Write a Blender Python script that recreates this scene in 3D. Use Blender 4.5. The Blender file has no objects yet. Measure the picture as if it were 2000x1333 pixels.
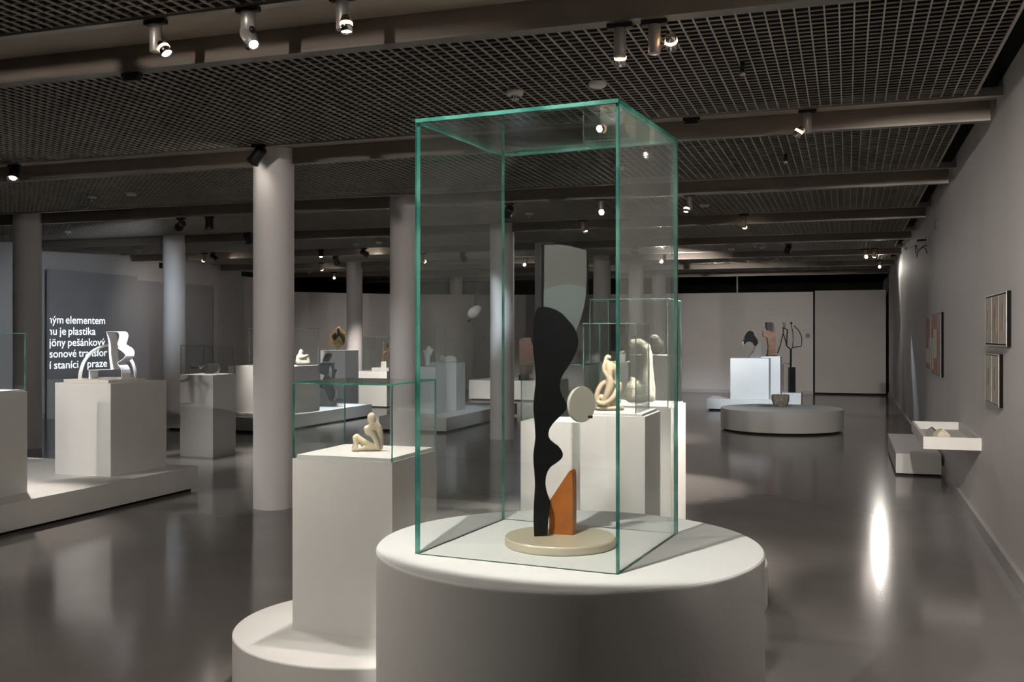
import bpy, bmesh, math, random
from mathutils import Vector, Matrix, Quaternion
random.seed(7)
R = math.radians
S = bpy.context.scene
C = S.collection

# ------------------------------------------------------------------ camera, world, exposure
YAW = R(18.576)                       # the camera looks 18.6 degrees to the left of the room's long axis
cam = bpy.data.cameras.new('camera'); co = bpy.data.objects.new('camera', cam); C.objects.link(co)
co.location = (0, 0, 1.6); co.rotation_euler = (R(90), 0, YAW)
cam.sensor_width = 36; cam.lens = 1949/2000*36; cam.shift_y = -11.5/2000
cam.clip_start = .05; cam.clip_end = 120
S.camera = co
w = bpy.data.worlds.new('world'); S.world = w; w.use_nodes = True
w.node_tree.nodes['Background'].inputs[0].default_value = (.02, .02, .022, 1)
w.node_tree.nodes['Background'].inputs[1].default_value = 1.0
S.view_settings.view_transform = 'Standard'; S.view_settings.look = 'None'
S.view_settings.gamma = 1; S.view_settings.use_curve_mapping = False
S.view_settings.exposure = 1.8
try:
    S.cycles.max_bounces = 6; S.cycles.transparent_max_bounces = 32; S.cycles.diffuse_bounces = 3
    S.cycles.glossy_bounces = 3; S.cycles.adaptive_threshold = .03; S.cycles.caustics_reflective = False; S.cycles.caustics_refractive = False
    S.cycles.use_denoising = True; S.cycles.use_light_tree = False; S.cycles.sample_clamp_indirect = 4
except Exception:
    pass
PW = 1.0            # common factor of all lamp powers
WARM = (1, .91, .83); NEUT = (1, .95, .92); COOL = (.80, .90, 1)

# ------------------------------------------------------------------ materials
def mat(name, col, rough=.6, metal=0., var=.06, scale=6., bump=0., bscale=60., spec=.5, coat=0., mottle=None):
    m = bpy.data.materials.new(name); m.use_nodes = True
    nt = m.node_tree; b = nt.nodes['Principled BSDF']
    b.inputs['Roughness'].default_value = rough; b.inputs['Metallic'].default_value = metal
    b.inputs['Specular IOR Level'].default_value = spec
    b.inputs['Coat Weight'].default_value = coat; b.inputs['Coat Roughness'].default_value = .08
    tc = nt.nodes.new('ShaderNodeTexCoord')
    n = nt.nodes.new('ShaderNodeTexNoise'); n.inputs['Scale'].default_value = scale; n.inputs['Detail'].default_value = 4
    nt.links.new(tc.outputs['Object'], n.inputs['Vector'])
    r = nt.nodes.new('ShaderNodeValToRGB')
    a = [max(0, c*(1-var)) for c in col]; z = [min(1, c*(1+var)) for c in col]
    if mottle: z = list(mottle)
    r.color_ramp.elements[0].position = .35; r.color_ramp.elements[1].position = .65
    r.color_ramp.elements[0].color = (*a, 1); r.color_ramp.elements[1].color = (*z, 1)
    nt.links.new(n.outputs['Fac'], r.inputs['Fac']); nt.links.new(r.outputs['Color'], b.inputs['Base Color'])
    if bump:
        n2 = nt.nodes.new('ShaderNodeTexNoise'); n2.inputs['Scale'].default_value = bscale; n2.inputs['Detail'].default_value = 5
        nt.links.new(tc.outputs['Object'], n2.inputs['Vector'])
        bp = nt.nodes.new('ShaderNodeBump'); bp.inputs['Strength'].default_value = bump; bp.inputs['Distance'].default_value = .01
        nt.links.new(n2.outputs['Fac'], bp.inputs['Height']); nt.links.new(bp.outputs['Normal'], b.inputs['Normal'])
    return m

def emit(name, col, st):
    m = bpy.data.materials.new(name); m.use_nodes = True; nt = m.node_tree
    nt.nodes.remove(nt.nodes['Principled BSDF'])
    e = nt.nodes.new('ShaderNodeEmission'); e.inputs[0].default_value = (*col, 1); e.inputs[1].default_value = st
    nt.links.new(e.outputs[0], nt.nodes['Material Output'].inputs[0]); return m

def glass(name, tint, f0=.04, strength=.96):
    m = bpy.data.materials.new(name); m.use_nodes = True; nt = m.node_tree
    nt.nodes.remove(nt.nodes['Principled BSDF'])
    L = nt.links.new; N = nt.nodes.new
    lw = N('ShaderNodeLayerWeight'); lw.inputs[0].default_value = .5
    p = N('ShaderNodeMath'); p.operation = 'POWER'; p.inputs[1].default_value = 5; L(lw.outputs['Facing'], p.inputs[0])
    q = N('ShaderNodeMath'); q.operation = 'MULTIPLY_ADD'; q.inputs[1].default_value = strength; q.inputs[2].default_value = f0; L(p.outputs[0], q.inputs[0])
    t = N('ShaderNodeBsdfTransparent'); t.inputs[0].default_value = (*tint, 1)
    g = N('ShaderNodeBsdfGlossy'); g.inputs['Roughness'].default_value = 0.0; g.inputs[0].default_value = (.95, 1, .98, 1)
    x = N('ShaderNodeMixShader'); L(q.outputs[0], x.inputs[0]); L(t.outputs[0], x.inputs[1]); L(g.outputs[0], x.inputs[2])
    L(x.outputs[0], nt.nodes['Material Output'].inputs[0]); return m

def glass_edge(name, dark, light):
    m = bpy.data.materials.new(name); m.use_nodes = True; nt = m.node_tree
    nt.nodes.remove(nt.nodes['Principled BSDF']); L = nt.links.new; N = nt.nodes.new
    tc = N('ShaderNodeTexCoord'); n = N('ShaderNodeTexNoise'); n.inputs['Scale'].default_value = 9; n.inputs['Detail'].default_value = 3
    L(tc.outputs['Object'], n.inputs['Vector'])
    r = N('ShaderNodeValToRGB'); r.color_ramp.elements[0].position = .4; r.color_ramp.elements[1].position = .66
    r.color_ramp.elements[0].color = (*dark, 1); r.color_ramp.elements[1].color = (*light, 1); L(n.outputs['Fac'], r.inputs['Fac'])
    d = N('ShaderNodeBsdfDiffuse'); L(r.outputs[0], d.inputs[0])
    tl = N('ShaderNodeBsdfTranslucent'); L(r.outputs[0], tl.inputs[0])
    tr = N('ShaderNodeBsdfTransparent'); L(r.outputs[0], tr.inputs[0])
    g = N('ShaderNodeBsdfGlossy'); g.inputs['Roughness'].default_value = .15
    a = N('ShaderNodeMixShader'); a.inputs[0].default_value = .5; L(d.outputs[0], a.inputs[1]); L(tl.outputs[0], a.inputs[2])
    b = N('ShaderNodeMixShader'); b.inputs[0].default_value = .30; L(a.outputs[0], b.inputs[1]); L(tr.outputs[0], b.inputs[2])
    c = N('ShaderNodeMixShader'); c.inputs[0].default_value = .10; L(b.outputs[0], c.inputs[1]); L(g.outputs[0], c.inputs[2])
    L(c.outputs[0], nt.nodes['Material Output'].inputs[0]); return m

M = dict(
    plinth=mat('white_plinth_paint', (.72, .715, .69), .55, var=.02, scale=3, bump=.08, bscale=180),
    wall=mat('wall_paint', (.74, .715, .71), .7, var=.03, scale=1.2, bump=.06, bscale=90),
    column=mat('column_paint', (.76, .735, .735), .6, var=.02, scale=2, bump=.05, bscale=120),
    black=mat('black_paint', (.006, .006, .006), .8, var=.2),
    toe=mat('toe_kick_black', (.006, .006, .006), .7),
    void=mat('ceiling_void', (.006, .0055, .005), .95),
    floor=mat('polished_floor', (.24, .222, .212), .14, var=.10, scale=.7, bump=.012, bscale=14, spec=.55),
    grid=mat('grid_aluminium', (.50, .465, .41), .5, metal=.0, var=.05),
    rail=mat('rail_aluminium', (.55, .52, .48), .30, metal=.85, var=.06, scale=3),
    lip=mat('beam_lip_metal', (.26, .24, .215), .42, metal=.6, var=.06, scale=3),
    panel=mat('beam_panel', (.50, .44, .36), .55, var=.08, scale=2),
    beam=mat('beam_face', (.24, .20, .17), .4, metal=.2, var=.08, scale=2),
    frame_grey=mat('fixture_grey', (.45, .43, .41), .4, metal=.5, var=.03),
    chrome=mat('fixture_chrome', (.75, .70, .66), .12, metal=1., var=.03),
    fblack=mat('fixture_black', (.008, .008, .009), .4, var=.1),
    plastic=mat('detector_plastic', (.82, .80, .76), .5, var=.02),
    baseboard=mat('baseboard_paint', (.56, .55, .54), .5, var=.02),
    door=mat('door_paint', (.56, .54, .53), .6, var=.03, scale=1),
    metal_dark=mat('dark_metal', (.03, .03, .032), .35, metal=.6),
    switch=mat('switch_plastic', (.25, .24, .24), .5),
    glass=glass('vitrine_glass', (.983, .992, .988)),
    gedge=glass_edge('vitrine_glass_edge', (.05, .26, .205), (.20, .58, .48)),
    gedge2=glass_edge('vitrine_glass_edge_far', (.10, .25, .22), (.32, .52, .47)),
    acryl=glass('acrylic', (.985, .99, .99), .03),
    aedge=glass_edge('acrylic_edge', (.35, .42, .42), (.7, .76, .76)),
    stone=mat('cream_limestone', (.80, .71, .53), .65, var=.10, scale=20, bump=.15, bscale=70),
    stone2=mat('terracotta_cream', (.68, .55, .39), .55, var=.10, scale=16, bump=.12, bscale=60),
    stone3=mat('pitted_limestone', (.72, .68, .54), .85, var=.16, scale=26, bump=.8, bscale=90),
    plaster=mat('white_plaster', (.80, .77, .70), .6, var=.05, bump=.15, bscale=50),
    ivory=mat('ivory_lacquer', (.60, .535, .395), .28, var=.03, scale=4, coat=.3),
    cream=mat('cream_lacquer', (.60, .565, .475), .4, var=.03, scale=4),
    blackboard=mat('black_lacquer', (.0045, .005, .0055), .38, var=.1, spec=.35),
    orange=mat('orange_copper', (.50, .165, .038), .32, metal=.25, var=.25, scale=7, bump=.05, bscale=30),
    silver=mat('polished_sheet', (.15, .145, .138), .14, metal=.25, var=.04),
    silver2=mat('polished_sheet_pale', (.19, .215, .21), .14, metal=.25, var=.04),
    ink=mat('black_glass', (.012, .014, .013), .08, var=.1, coat=.5),
    bwhite=mat('white_enamel', (.82, .82, .82), .3, var=.02),
    bbeige=mat('beige_enamel', (.72, .68, .60), .4, var=.03),
    steel=mat('bright_steel', (.78, .77, .72), .2, metal=.9, var=.05),
    greyplate=mat('grey_plate', (.16, .16, .15), .4, metal=.4),
    bronze=mat('gold_bronze', (.24, .175, .09), .42, metal=.45, var=.25, scale=9, bump=.2, bscale=30),
    bronzedk=mat('bronze_hollow_shade', (.02, .014, .01), .6),
    blackstone=mat('black_polished_stone', (.014, .014, .014), .18, var=.3, scale=8, coat=.3),
    greenstone=mat('dark_green_stone', (.05, .06, .055), .45, var=.4, scale=14),
    crystal=glass('cast_glass', (.86, .92, .98), .10, .9),
    copper=mat('copper_wire', (.75, .36, .16), .3, metal=.8),
    brown=mat('brown_wood', (.105, .055, .035), .45, var=.25, scale=7),
    totem=mat('totem_wood', (.17, .09, .055), .45, var=.35, scale=12),
    totemdk=mat('totem_dark', (.03, .022, .018), .4, var=.3),
    bowl=mat('bowl_stone', (.34, .31, .24), .8, var=.35, scale=30, bump=.6, bscale=60),
    greystone=mat('grey_stone', (.20, .20, .19), .6, var=.2, scale=18, bump=.2, bscale=60),
    ovoid=mat('white_gloss', (.82, .83, .86), .2, var=.02, coat=.3),
    paper=mat('picture_paper', (.52, .49, .42), .7, var=.05, scale=4),
    paper2=mat('picture_paper_warm', (.50, .42, .34), .7, var=.06, scale=4),
    mark=mat('pencil_drawing', (.30, .28, .24), .7, var=.2, scale=20),
    rust=mat('rust_paint', (.42, .10, .03), .6, var=.15),
    creamp=mat('cream_paint', (.62, .57, .43), .6, var=.05),
    framebk=mat('frame_black', (.006, .006, .006), .8, var=.1, spec=.08),
    frame=mat('pale_frame', (.60, .57, .53), .4, var=.03),
    mount=mat('grey_mount', (.22, .21, .20), .6, var=.05),
    paintdk=mat('dark_canvas', (.045, .035, .045), .6, var=.3, scale=5),
    paintrd=mat('red_canvas', (.26, .03, .04), .6, var=.3, scale=5),
    screenp=mat('projection_panel', (.46, .455, .48), .7, var=.03, scale=1),
    letter=emit('projected_letter', (.80, .90, 1.0), .42),
    lens=emit('lamp_lens', (1, .90, .78), 26),
    lensw=emit('lamp_lens_white', (.92, .96, 1), 22),
    lensd=emit('lamp_glow', (1, .62, .34), 2.2),
)

# ------------------------------------------------------------------ mesh helpers
class MB:
    def __init__(s): s.b = bmesh.new()
    def quadbox(s, pts, mi=0):
        v = [s.b.verts.new(p) for p in pts]
        fs = []
        for f in ((0,3,2,1),(4,5,6,7),(0,1,5,4),(1,2,6,5),(2,3,7,6),(3,0,4,7)):
            fc = s.b.faces.new([v[i] for i in f]); fc.material_index = mi; fs.append(fc)
        return fs
    def box(s, x0, x1, y0, y1, z0, z1, mi=0):
        return s.quadbox([(x0,y0,z0),(x1,y0,z0),(x1,y1,z0),(x0,y1,z0),(x0,y0,z1),(x1,y0,z1),(x1,y1,z1),(x0,y1,z1)], mi)
    def pane(s, x0, x1, y0, y1, z0, z1, axis, edge=1, face=0):
        fs = s.box(x0, x1, y0, y1, z0, z1)
        for f in fs:
            f.normal_update(); f.material_index = face if abs(f.normal[axis]) > .9 else edge
    def lathe(s, prof, n=48, c=(0,0,0), mi=0, smooth=True):
        rings = []
        for r, z in prof:
            if r < 1e-6: rings.append([s.b.verts.new((c[0], c[1], c[2]+z))])
            else: rings.append([s.b.verts.new((c[0]+r*math.cos(2*math.pi*i/n), c[1]+r*math.sin(2*math.pi*i/n), c[2]+z)) for i in range(n)])
        for a, d in zip(rings, rings[1:]):
            for i in range(n):
                j = (i+1) % n
                if len(a) == 1 and len(d) == 1: continue
                if len(a) == 1: q = [a[0], d[j], d[i]][::-1]; q = [a[0], d[i], d[j]][::-1]
                elif len(d) == 1: q = [a[i], a[j], d[0]]
                else: q = [a[i], a[j], d[j], d[i]]
                f = s.b.faces.new(q); f.smooth = smooth; f.material_index = mi
    def prism(s, poly, y0, y1, mi=0, side=None):          # polygon in x,z pushed along y
        a = [s.b.verts.new((p[0], y0, p[1])) for p in poly]; d = [s.b.verts.new((p[0], y1, p[1])) for p in poly]
        f = s.b.faces.new(a); f.material_index = mi
        f = s.b.faces.new(d[::-1]); f.material_index = mi
        n = len(poly)
        for i in range(n):
            j = (i+1) % n
            f = s.b.faces.new([a[j], a[i], d[i], d[j]]); f.material_index = mi if side is None else side
    def tube(s, pts, r, n=10, mi=0, flat=None):
        pts = [Vector(p) for p in pts]; rings = []; up = Vector((0, 1, 0))
        for i, p in enumerate(pts):
            t = (pts[min(i+1, len(pts)-1)] - pts[max(i-1, 0)]).normalized()
            a = t.cross(up)
            if a.length < 1e-3: a = t.cross(Vector((1, 0, 0)))
            a.normalize(); b = t.cross(a).normalized()
            rr = r[i] if isinstance(r, (list, tuple)) else r
            ra, rb = (rr, rr) if flat is None else (flat[0], flat[1])
            rings.append([s.b.verts.new(p + a*ra*math.cos(2*math.pi*k/n) + b*rb*math.sin(2*math.pi*k/n)) for k in range(n)])
        for q, d in zip(rings, rings[1:]):
            for k in range(n):
                f = s.b.faces.new([q[k], q[(k+1) % n], d[(k+1) % n], d[k]]); f.smooth = flat is None; f.material_index = mi
        for q in (rings[0][::-1], rings[-1]):
            f = s.b.faces.new(q); f.material_index = mi
    def strip(s, path, y0, y1, th, mi=0):                  # thin band whose section follows path (x,z), wide along y
        n = len(path); L = []; Rr = []
        for i, (x, z) in enumerate(path):
            x0, z0 = path[max(i-1, 0)]; x1, z1 = path[min(i+1, n-1)]
            l = math.hypot(x1-x0, z1-z0) or 1; nx, nz = -(z1-z0)/l*th/2, (x1-x0)/l*th/2
            L.append((x+nx, z+nz)); Rr.append((x-nx, z-nz))
        for i in range(n-1):
            p = [L[i], L[i+1], Rr[i+1], Rr[i]]
            s.quadbox([(p[0][0],y0,p[0][1]),(p[1][0],y0,p[1][1]),(p[2][0],y0,p[2][1]),(p[3][0],y0,p[3][1]),
                       (p[0][0],y1,p[0][1]),(p[1][0],y1,p[1][1]),(p[2][0],y1,p[2][1]),(p[3][0],y1,p[3][1])], mi)
    def bevel(s, w, seg=2):
        bmesh.ops.bevel(s.b, geom=[e for e in s.b.edges if len(e.link_faces) == 2 and e.calc_face_angle(0) > .6], offset=w, segments=seg, affect='EDGES')
    def build(s, name, mats, parent=None, fix=True):
        if fix: bmesh.ops.recalc_face_normals(s.b, faces=s.b.faces)
        me = bpy.data.meshes.new(name); s.b.to_mesh(me); s.b.free()
        for m in (mats if isinstance(mats, (list, tuple)) else [mats]): me.materials.append(M[m])
        o = bpy.data.objects.new(name, me); C.objects.link(o)
        if parent: o.parent = parent
        return o

def tag(o, label, cat, group=None, kind=None):
    if label: o['label'] = label
    if cat: o['category'] = cat
    if group: o['group'] = group
    if kind: o['kind'] = kind
    return o
def struct(o): o['kind'] = 'structure'; return o
def thing(name, label, cat, loc=(0,0,0), rz=0, group=None):
    o = bpy.data.objects.new(name, None); C.objects.link(o); o.empty_display_size = .1
    o.location = loc; o.rotation_euler = (0, 0, rz)
    return tag(o, label, cat, group)
def at(o, loc, rz=0): o.location = loc; o.rotation_euler = (0, 0, rz); return o

def blob(name, prims, matn, voxel, parent=None, smooth=6, sy=1.0):
    """prims: ('t', [(x,y,z,r),...]) chains of balls or ('e',(x,y,z),(rx,ry,rz),tilt) ellipsoids, merged to one skin"""
    b = bmesh.new()
    def ball(c, r3, tilt=0):
        m = Matrix.Translation(c) @ Matrix.Rotation(tilt, 4, 'Y') @ Matrix.Diagonal((*r3, 1))
        bmesh.ops.create_icosphere(b, subdivisions=2, radius=1, matrix=m)
    for p in prims:
        if p[0] == 'e': ball(p[1], p[2], p[3] if len(p) > 3 else 0)
        else:
            ch = p[1]
            for a, d in zip(ch, ch[1:]):
                L = (Vector(a[:3])-Vector(d[:3])).length; k = max(1, int(L/(.35*max(.002, min(a[3], d[3])))))
                for i in range(k+1):
                    u = i/k; r = a[3]*(1-u)+d[3]*u
                    ball([a[j]*(1-u)+d[j]*u for j in range(3)], (r, r*sy, r))
    me = bpy.data.meshes.new(name+'_raw'); b.to_mesh(me); b.free()
    o = bpy.data.objects.new(name+'_raw', me); C.objects.link(o)
    rm = o.modifiers.new('r', 'REMESH'); rm.mode = 'VOXEL'; rm.voxel_size = voxel
    sm = o.modifiers.new('s', 'SMOOTH'); sm.iterations = smooth; sm.factor = .5
    dg = bpy.context.evaluated_depsgraph_get(); dg.update()
    out = bpy.data.meshes.new_from_object(o.evaluated_get(dg)); out.name = name
    bpy.data.objects.remove(o); bpy.data.meshes.remove(me)
    out.materials.clear(); out.materials.append(M[matn])
    for p in out.polygons: p.use_smooth = True
    r = bpy.data.objects.new(name, out); C.objects.link(r)
    if parent: r.parent = parent
    return r

# ------------------------------------------------------------------ the room shell
XW = 1.04                      # right wall
XL = -14.6                     # left wall
ZC = 3.30                      # underside of the ceiling grid
ZT = 4.3                       # slab above
m = MB(); m.box(-17, 3, -6, 33, -.1, 0); struct(m.build('floor', 'floor'))
m = MB(); m.box(XW, XW+.2, -6, 33, 0, 3.42); struct(m.build('wall_right', 'wall'))
m = MB(); m.box(XW, XW+.2, -6, 33, 3.42, ZT); struct(m.build('wall_shade_right', 'void'))  # same wall above the grid, its fade into shadow put into black colour
m = MB(); m.box(XW-.03, XW, -6, 28, 0, .10); struct(m.build('baseboard_right', 'baseboard'))
m = MB(); m.box(XL-.2, XL, -6, 24.4, 0, ZT); struct(m.build('wall_left', 'wall'))
m = MB(); m.box(XL, XL+.015, -6, 23.6, 0, .10); struct(m.build('baseboard_left', 'baseboard'))
m = MB(); m.box(-17, 3, -6.2, -6, 0, ZT); struct(m.build('wall_near', 'wall'))
m = MB(); m.box(-17, 3, 32.8, 33, 0, ZT); struct(m.build('wall_dark_far', 'black'))
m = MB(); m.box(-17.2, -17, 23, 33, 0, ZT); struct(m.build('wall_dark_left', 'black'))
m = MB(); m.box(-17, XL-.2, 24.2, 24.4, 0, ZT); struct(m.build('wall_dark_return', 'black'))
# the lower white partition: a bend in the left corner, then straight to the door
pts = [(-14.6, 23.2), (-14.2, 23.75), (-13.3, 24.9), (-12.3, 25.85), (-11.2, 26.65), (-9.8, 27.35), (-8.2, 27.85), (-6.6, 28.1), (-5, 28.2), (-.88, 28.2)]
def ribbon(mb, pts, th, z0, z1):
    nn = []
    for i, p in enumerate(pts):
        a = pts[max(0, i-1)]; d = pts[min(len(pts)-1, i+1)]
        l = math.hypot(d[0]-a[0], d[1]-a[1]); nn.append((-(d[1]-a[1])/l*th, (d[0]-a[0])/l*th))
    for i in range(len(pts)-1):
        (x0, y0), (x1, y1) = pts[i], pts[i+1]; (a0, b0), (a1, b1) = nn[i], nn[i+1]
        mb.quadbox([(x0,y0,z0),(x1,y1,z0),(x1+a1,y1+b1,z0),(x0+a0,y0+b0,z0),(x0,y0,z1),(x1,y1,z1),(x1+a1,y1+b1,z1),(x0+a0,y0+b0,z1)])
m = MB(); ribbon(m, pts, .15, 0, 2.775); bmesh.ops.remove_doubles(m.b, verts=m.b.verts, dist=1e-4); struct(m.build('wall_partition', 'wall'))
m = MB(); ribbon(m, [(x, y-.02) for x, y in pts], .02, 0, .09); struct(m.build('baseboard_partition', 'baseboard'))
m = MB(); m.box(-.83, .965, 28.16, 28.24, .05, 2.80); dr = struct(m.build('door_1', 'door'))
m = MB(); m.box(-.875, -.835, 28.2, 28.3, 0, 2.80); m.build('door_post', 'black', dr)
m = MB(); m.box(-.83, .99, 28.2, 28.3, 0, .05); m.build('floor_track', 'black', dr)
m = MB(); m.box(-1.07, -.97, 28.175, 28.2, 1.53, 1.64); m.bevel(.006); o = m.build('wall_switch', 'switch')
tag(o, 'small grey wall switch on the white partition left of the sliding door', 'switch')
m = MB(); m.tube([(-2.9, 28.27, 2.77), (-2.9, 28.27, 3.62)], .022); o = m.build('suspension_rod', 'bwhite')
tag(o, 'thin white rod rising from the partition top to the ceiling', 'rod')

# slab above the ceiling and the ceiling itself
m = MB(); m.box(-17, 3, -6, 33, ZT, ZT+.1); struct(m.build('ceiling_slab', 'void'))
ceil = bpy.data.objects.new('ceiling', None); C.objects.link(ceil); struct(ceil)
BY = [-4.60, -1.45, 1.74, 4.93, 8.10, 11.30, 14.50, 17.70, 20.90, 24.10, 27.30]          # the beam faces
BW = [.45 if abs(y-4.93) < .1 else .30 for y in BY]
XG0, XG1 = -14.3, .86
CELL = .075
def gridbay(y0, y1):
    mb = MB(); t, hh = .0040, .010
    nx = int((XG1-XG0)/CELL)
    for i in range(nx+1):
        x = XG1 - i*CELL; tt = .009 if i == 0 else t
        mb.box(x-tt, x+tt, y0, y1, ZC, ZC+hh)
    ny = int(round((y1-y0)/CELL)); st = (y1-y0)/ny
    for j in range(ny+1):
        y = y0+j*st; mb.box(XG0, XG1, y-.0022, y+.0022, ZC+.002, ZC+hh-.001)
    o = mb.build('open_cell_grid', 'grid', ceil, fix=False); o['kind'] = 'stuff'
    return o
prev = -6.0
for y, bw in zip(BY, BW):
    gridbay(prev, y-bw-.06); prev = y+.09
gridbay(prev, 28.6)
for k, (y, bw) in enumerate(zip(BY, BW)):
    e = -14.55
    mb = MB(); mb.box(e, XW, y-bw-.055, y-bw, ZC-.012, ZC+.05); mb.bevel(.006, 1); mb.build('track_rail', 'rail', ceil)
    mb = MB(); mb.box(e, XW, y-bw, y+.004, ZC+.035, ZC+.06); mb.build('ceiling_panel', 'panel', ceil)
    mb = MB(); mb.box(e, 1.0, y, y+.03, 3.20, ZC+.035); mb.build('beam_face', 'beam', ceil)
    mb = MB(); mb.box(e, 1.0, y-.004, y+.085, 3.185, 3.2); mb.box(e, 1.0, y+.075, y+.085, 3.2, ZC+.03); mb.build('beam_lip', 'lip', ceil)

# columns
def column(x, y, k, lab, r=.186):
    mb = MB(); mb.lathe([(0,0),(r,0),(r,.006),(r,3.32),(r,3.33),(0,3.33)], 56)
    o = at(mb.build('column', 'column'), (x, y, 0)); struct(o)
    o['label'] = lab
    return o
COLS = [(-5.05, 8.08), (-5.21, 11.33), (-5.05, 14.55), (-5.32, 17.75), (-5.0, 20.95), (-4.9, 24.1), (-4.9, 27.2),
        (-11.0, 11.2), (-11.0, 14.45), (-10.95, 17.7), (-10.9, 20.9), (-10.9, 24.1), (-10.85, 27.15)]
for i, (x, y) in enumerate(COLS): column(x, y, i, None)
for o in [o for o in C.objects if o.name.startswith('column')]:
    if 'label' in o: del o['label']

# ------------------------------------------------------------------ furniture builders
def pedestal(label, x0, x1, y0, y1, z1, z0=0., toe=.0, name='pedestal', cat='pedestal', group=None, tray=0., tin=.02):
    cx, cy = (x0+x1)/2, (y0+y1)/2; a, b = (x1-x0)/2, (y1-y0)/2
    t = thing(name, label, cat, (cx, cy, z0), 0, group)
    mb = MB(); mb.box(-a, a, -b, b, toe, z1-z0); mb.bevel(.004, 1); mb.build('body', 'plinth', t)
    if toe:
        mb = MB(); mb.box(-a+.05, a-.05, -b+.05, b-.05, 0, toe); mb.build('toe_kick', 'toe', t)
    if tray:
        mb = MB(); mb.box(-a+tin, a-tin, -b+tin, b-tin, z1-z0, z1-z0+tray); mb.bevel(.002, 1); mb.build('display_tray', 'plinth', t)
    return t
def drum(label, x, y, r, h, toe=0., name='round_plinth', group=None):
    t = thing(name, label, 'plinth', (x, y, 0), 0, group)
    mb = MB(); mb.lathe([(0,toe),(r-.004,toe),(r,toe+.004),(r,toe+.010),(r,h-.010),(r,h-.004),(r-.004,h),(0,h)], 160); mb.build('body', 'plinth', t)
    for f in t.children[0].data.polygons: f.use_smooth = abs(f.normal.z) < .3
    if toe:
        mb = MB(); mb.lathe([(0,0),(r-.06,0),(r-.06,toe),(0,toe)], 96); mb.build('toe_kick', 'toe', t)
    return t
def vitrine(label, x0, x1, y0, y1, z0, z1, th=.008, rz=0., group=None, edge='gedge2', face='glass', top=True):
    cx, cy = (x0+x1)/2, (y0+y1)/2; a, b = (x1-x0)/2, (y1-y0)/2; h = z1-z0
    t = thing('glass_vitrine', label, 'vitrine', (cx, cy, z0), rz, group)
    g = .0006; zt = h-th-g if top else h
    for (p, ax) in (((-a, a, -b, -b+th, 0, zt), 1), ((-a, a, b-th, b, 0, zt), 1),
                    ((-a, -a+th, -b+th+g, b-th-g, 0, zt), 0), ((a-th, a, -b+th+g, b-th-g, 0, zt), 0)):
        mb = MB(); mb.pane(*p, ax); mb.build('glass_pane', [face, edge], t, fix=False)
    if top:
        mb = MB(); mb.pane(-a, a, -b, b, h-th, h, 2); mb.build('glass_lid', [face, edge], t, fix=False)
    return t

# ------------------------------------------------------------------ foreground plinth, vitrine and relief
drum('tall white round plinth in the foreground carrying the big glass vitrine', -.795, 2.898, .573, .974)
vitrine('large green-edged glass vitrine on the tall round plinth over the black and orange sculpture',
        -.839-.304, -.839+.304, 2.884-.30, 2.884+.30, .974, 2.218, th=.0105, rz=R(-5.7), edge='gedge')

t = thing('abstract_sculpture', 'abstract sculpture of black wavy board, orange wedge, cream disc and polished sheet on round base', 'sculpture', (-.813, 2.871, .974), YAW)
mb = MB(); mb.lathe([(0,0),(.163,0),(.165,.003),(.165,.006),(.165,.020),(.165,.0225),(.1625,.0265),(0,.0265)], 96); o = mb.build('round_base', 'ivory', t)
for f in o.data.polygons: f.use_smooth = abs(f.normal.z) < .5
SC = 2.965/1949
def U(px, py): return ((px-1094.5)*SC, (1051-py)*SC + .0265)
board = [(1043.2,1051),(1042,1020),(1042.5,994),(1044,970),(1045,949.5),(1043.6,925),(1041.7,905),(1041.7,890),(1044,873),(1045.8,858),(1045,840),(1044,825),(1041.8,805),(1041.6,795),(1043.5,775),(1046,755),(1046.4,737.5),(1044,712),(1041.5,690),(1040.5,660),(1041,635),(1043.5,620),(1047,608),(1051,603),
 (1060.5,601),(1074,603),(1085,607),(1098,614.5),(1110.5,628),(1120,640),(1126.5,652),(1129.6,664),(1129.4,676.5),(1126.5,688),(1120,702),(1110.5,718),(1101,732),(1095.5,743),(1093.2,754),(1094,764),(1098,775),(1103,784),(1106.5,791),(1107.2,797),(1105,804),(1100,810),(1090.7,819),(1080,830),(1073.5,840),(1071,850),(1072,857),(1075.5,863),(1082,868.5),(1090,874),(1096,881),(1099.4,888),(1099,895),(1095,901),(1086,908),(1076,914.5),(1070,923),(1066.4,934),(1065.3,946),(1066.5,958),(1070,970),(1074,981),(1074.7,990),(1073,1004),(1071,1022),(1069,1049)]
mb = MB(); mb.prism([U(*p) for p in board][::-1], -.010, .010); mb.bevel(.0012, 1); mb.build('black_board', 'blackboard', t).rotation_euler = (0, 0, 0)
sheet = [(1064,600),(1064,478.5),(1090,477),(1115,480),(1147.5,489),(1148,540),(1147,572),(1144,592),(1139,614),(1132,636),(1122,654),(1100,640),(1064,610)]
lo = [(1062.5,612),(1062.5,568),(1075,562),(1090,558),(1105,556.3),(1120,556.5),(1135,559),(1146.8,564),(1146,580),(1142,602),(1136,625),(1128,645),(1122,652),(1100,640)]
mb = MB(); mb.prism([U(*p) for p in sheet][::-1], .030, .052, 0, 1); mb.build('polished_sheet', ['silver', 'ink'], t)
mb = MB(); mb.prism([U(*p) for p in lo][::-1], .026, .0295, 0, 0); mb.build('lower_sheet', ['silver2'], t)
x0, z0 = U(1058, 603); x1, z1 = U(1063.5, 477)
mb = MB(); mb.box(x0, x1, .0285, .058, z0, z1); mb.bevel(.001, 1); mb.build('edge_strip', 'ink', t)
x0, z0 = U(1148.6, 576); x1, z1 = U(1152, 500)
mb = MB(); mb.box(x0, x1, .034, .056, z0, z1); mb.bevel(.001, 1); mb.build('edge_strip', 'ink', t)
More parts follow.
